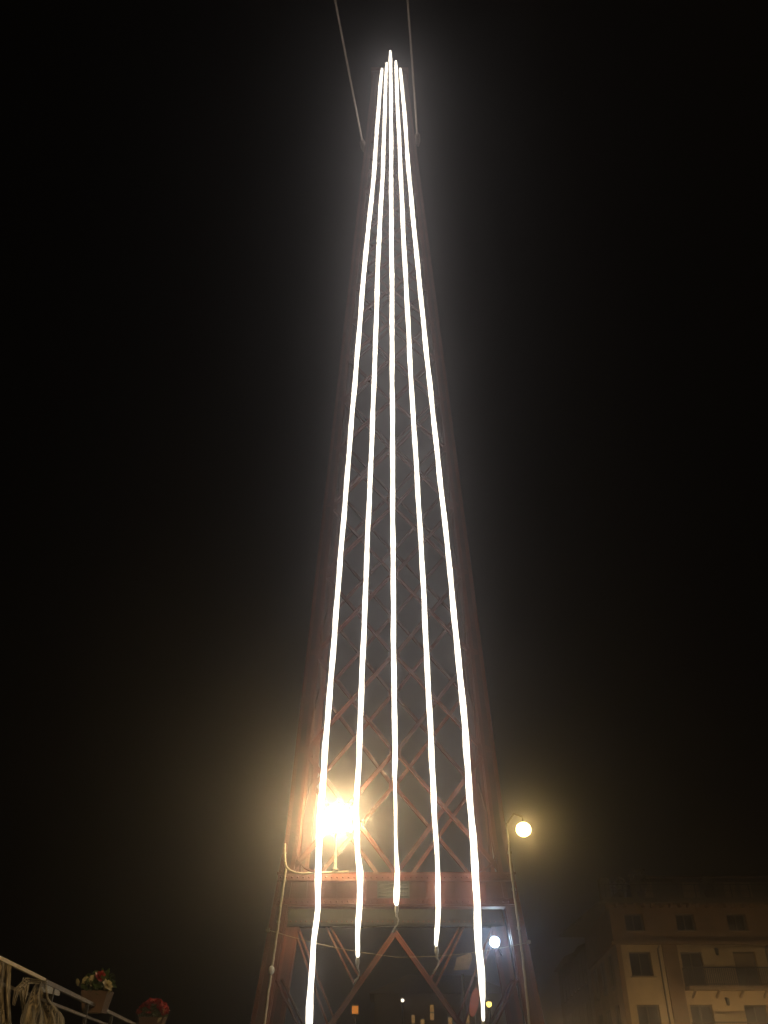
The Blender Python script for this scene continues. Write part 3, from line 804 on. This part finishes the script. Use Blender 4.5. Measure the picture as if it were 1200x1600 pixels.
def drape(left, right, seed, fold=.05, name='net_sheet'):
    """left and right: edge polylines (photo coordinates) on the railing's plane, joined by a folded cloth"""
    r = random.Random(seed); N = 18; Mv = 22
    ph = [r.uniform(0, 6.28) for _ in range(4)]
    def along(pl, t):
        s = t*(len(pl)-1); i = min(int(s), len(pl)-2); f = s-i
        return (pl[i][0]*(1-f)+pl[i+1][0]*f, pl[i][1]*(1-f)+pl[i+1][1]*f)
    m = MB()
    for j in range(Mv+1):
        t = j/Mv; a = along(left, t); b = along(right, t)
        for i in range(N+1):
            s = i/N; x = a[0]*(1-s)+b[0]*s; y = a[1]*(1-s)+b[1]*s
            d = fold*(math.sin(s*14+ph[0]+t*2)+.6*math.sin(s*27+ph[1]-t*3)+.5*math.sin(t*9+s*5+ph[2]))
            m.v.append(rail_pt(x, y, .06+d*.5+.10*t))
    for j in range(Mv):
        for i in range(N):
            k = j*(N+1)+i; m.f.append((k, k+1, k+N+2, k+N+1)); m.sm.append(True)
    m.build(name, M['net'], net)
drape([(-14,1496),(-16,1540),(-14,1590),(-14,1630)], [(18,1509),(16,1545),(17,1580),(20,1630)], 1)
drape([(72,1532),(40,1528),(22,1545),(19,1570)], [(74,1537),(46,1537),(30,1550),(23,1572)], 2, .02)
drape([(58,1530),(46,1556),(32,1590),(30,1630)], [(74,1538),(76,1560),(100,1588),(106,1630)], 3, .06)
drape([(36,1527),(30,1550),(33,1572),(34,1584)], [(48,1528),(44,1550),(40,1565),(37,1584)], 4, .02)

def planter(px, py, lab, wide, blooms, red_mass):
    p = rail_pt(px, py); base = rp(p.y, p.z)
    t = empty('flower_planter', base); tag(t, lab, 'planter', 'flower planters on the railing')
    w = wide/2; rnd = random.Random(int(px))
    m = MB(); h = .30
    m.v += [base+Vector(q) for q in ((-w*.72,-.14,0),(w*.72,-.14,0),(w*.72,.14,0),(-w*.72,.14,0),(-w,-.19,h),(w,-.19,h),(w,.19,h),(-w,.19,h),(-w*.9,-.16,h),(w*.9,-.16,h),(w*.9,.16,h),(-w*.9,.16,h),(-w*.9,-.16,h-.06),(w*.9,-.16,h-.06),(w*.9,.16,h-.06),(-w*.9,.16,h-.06))]
    for q in ((0,3,2,1),(0,1,5,4),(1,2,6,5),(2,3,7,6),(3,0,4,7),(4,5,9,8),(5,6,10,9),(6,7,11,10),(7,4,8,11),(8,9,13,12),(9,10,14,13),(10,11,15,14),(11,8,12,15),(12,13,14,15)): m.f.append(q); m.sm.append(False)
    m.build('box', M['clay'], t)
    m = MB(); leaf_cloud(m, base+Vector((0, 0, h+.10)), w*1.25, .26, .20, 420, .055, rnd); m.build('foliage', M['leaf'], t)
    # one bloom mesh of each colour, shared by all blooms
    def bloom_mesh(mn):
        b = MB(); r = .062
        for ring, (n_, tilt, s) in enumerate(((6, .25, 1.0), (5, .8, .8), (4, 1.2, .55))):
            for k in range(n_):
                a = 2*math.pi*k/n_+ring*.5; d = Vector((math.cos(a)*math.cos(tilt), math.sin(a)*math.cos(tilt), math.sin(tilt)))
                sd = Vector((-math.sin(a), math.cos(a), 0)); L = r*s*1.25
                b.quad((0, 0, 0), d*L*.6+sd*r*.5*s, d*L, d*L*.6-sd*r*.5*s)
        return b.mesh('flower', M[mn])
    mr, mw = bloom_mesh('petal_red'), bloom_mesh('petal_white')
    for (ox, oz, c, s) in blooms:
        o = mesh_obj('flower', mr if c == 'r' else mw, t, (ox, -.22+rnd.uniform(-.05, .05), oz))
        o.scale = (s, s, s); o.rotation_euler = (rnd.uniform(.6, 1.2), rnd.uniform(-.4, .4), rnd.uniform(0, 6))
    for _ in range(red_mass):
        a = rnd.uniform(0, 6.28); e = rnd.uniform(.1, 1.4)
        o = mesh_obj('flower', mr, t, (math.cos(a)*math.cos(e)*w*1.2, math.sin(a)*math.cos(e)*.24-.03, h+.03+math.sin(e)*.30))
        s = rnd.uniform(.9, 1.5); o.scale = (s, s, s); o.rotation_euler = (rnd.uniform(0, 1.2), rnd.uniform(-.5, .5), rnd.uniform(0, 6))
planter(147, 1583, 'planter of white blooms with one red, hung on the railing', .42, [(.03, .47, 'r', 1.3), (.06, .50, 'r', 1.1), (-.12, .40, 'w', 1.35), (-.15, .43, 'w', 1.0), (.20, .36, 'w', 1.4), (.21, .31, 'w', 1.1), (-.29, .40, 'w', .9), (-.05, .46, 'w', .8)], 0)
planter(236, 1612, 'planter heaped with red blooms farther along the railing', .62, [(.24, .42, 'w', 1.2), (.24, .22, 'w', 1.1)], 70)

# street lamps of the place that stand beside the view and light the railing and the building
street_lamp(Vector((5.0, -4.0, 6.5)), .24, 'tall street lamp on the quay behind the viewer, with an added light-blocking disc', m_glow='quay', shade=.62)
street_lamp(Vector((11.6, 60.5, 2.3)), .20, 'low street lamp at the mouth of the side street', m_glow='plaza')
for x_, lab_ in ((17.0, 'low street lamp before the corner of the corner building'), (22.0, 'low street lamp before the balconies of the corner building'), (28.0, 'low street lamp before the far right end of the corner building')):
    street_lamp(Vector((x_, 55.5, 2.3)), .22, lab_, m_glow='plaza')

# ------------------------------------------------------------------ night haze
m = MB(); m.box(-100, 100, -80, 155, -1.0, 57.0)
hz_o = m.build('haze', None); tag(hz_o, 'thin night haze in the air, added for the glow around the lamps', None, None, 'stuff')
hm = bpy.data.materials.new('night_haze'); hm.use_nodes = True; n = hm.node_tree
n.nodes.remove(n.nodes['Principled BSDF'])
pv = n.nodes.new('ShaderNodeVolumePrincipled'); pv.inputs['Density'].default_value = HAZE_D  # added so its forward scatter stands in for lens bloom round lamps
pv.inputs['Color'].default_value = (.82, .83, 1.0, 1); pv.inputs['Anisotropy'].default_value = HAZE_G
n.links.new(pv.outputs['Volume'], n.nodes['Material Output'].inputs['Volume'])
hz_o.data.materials.append(hm)
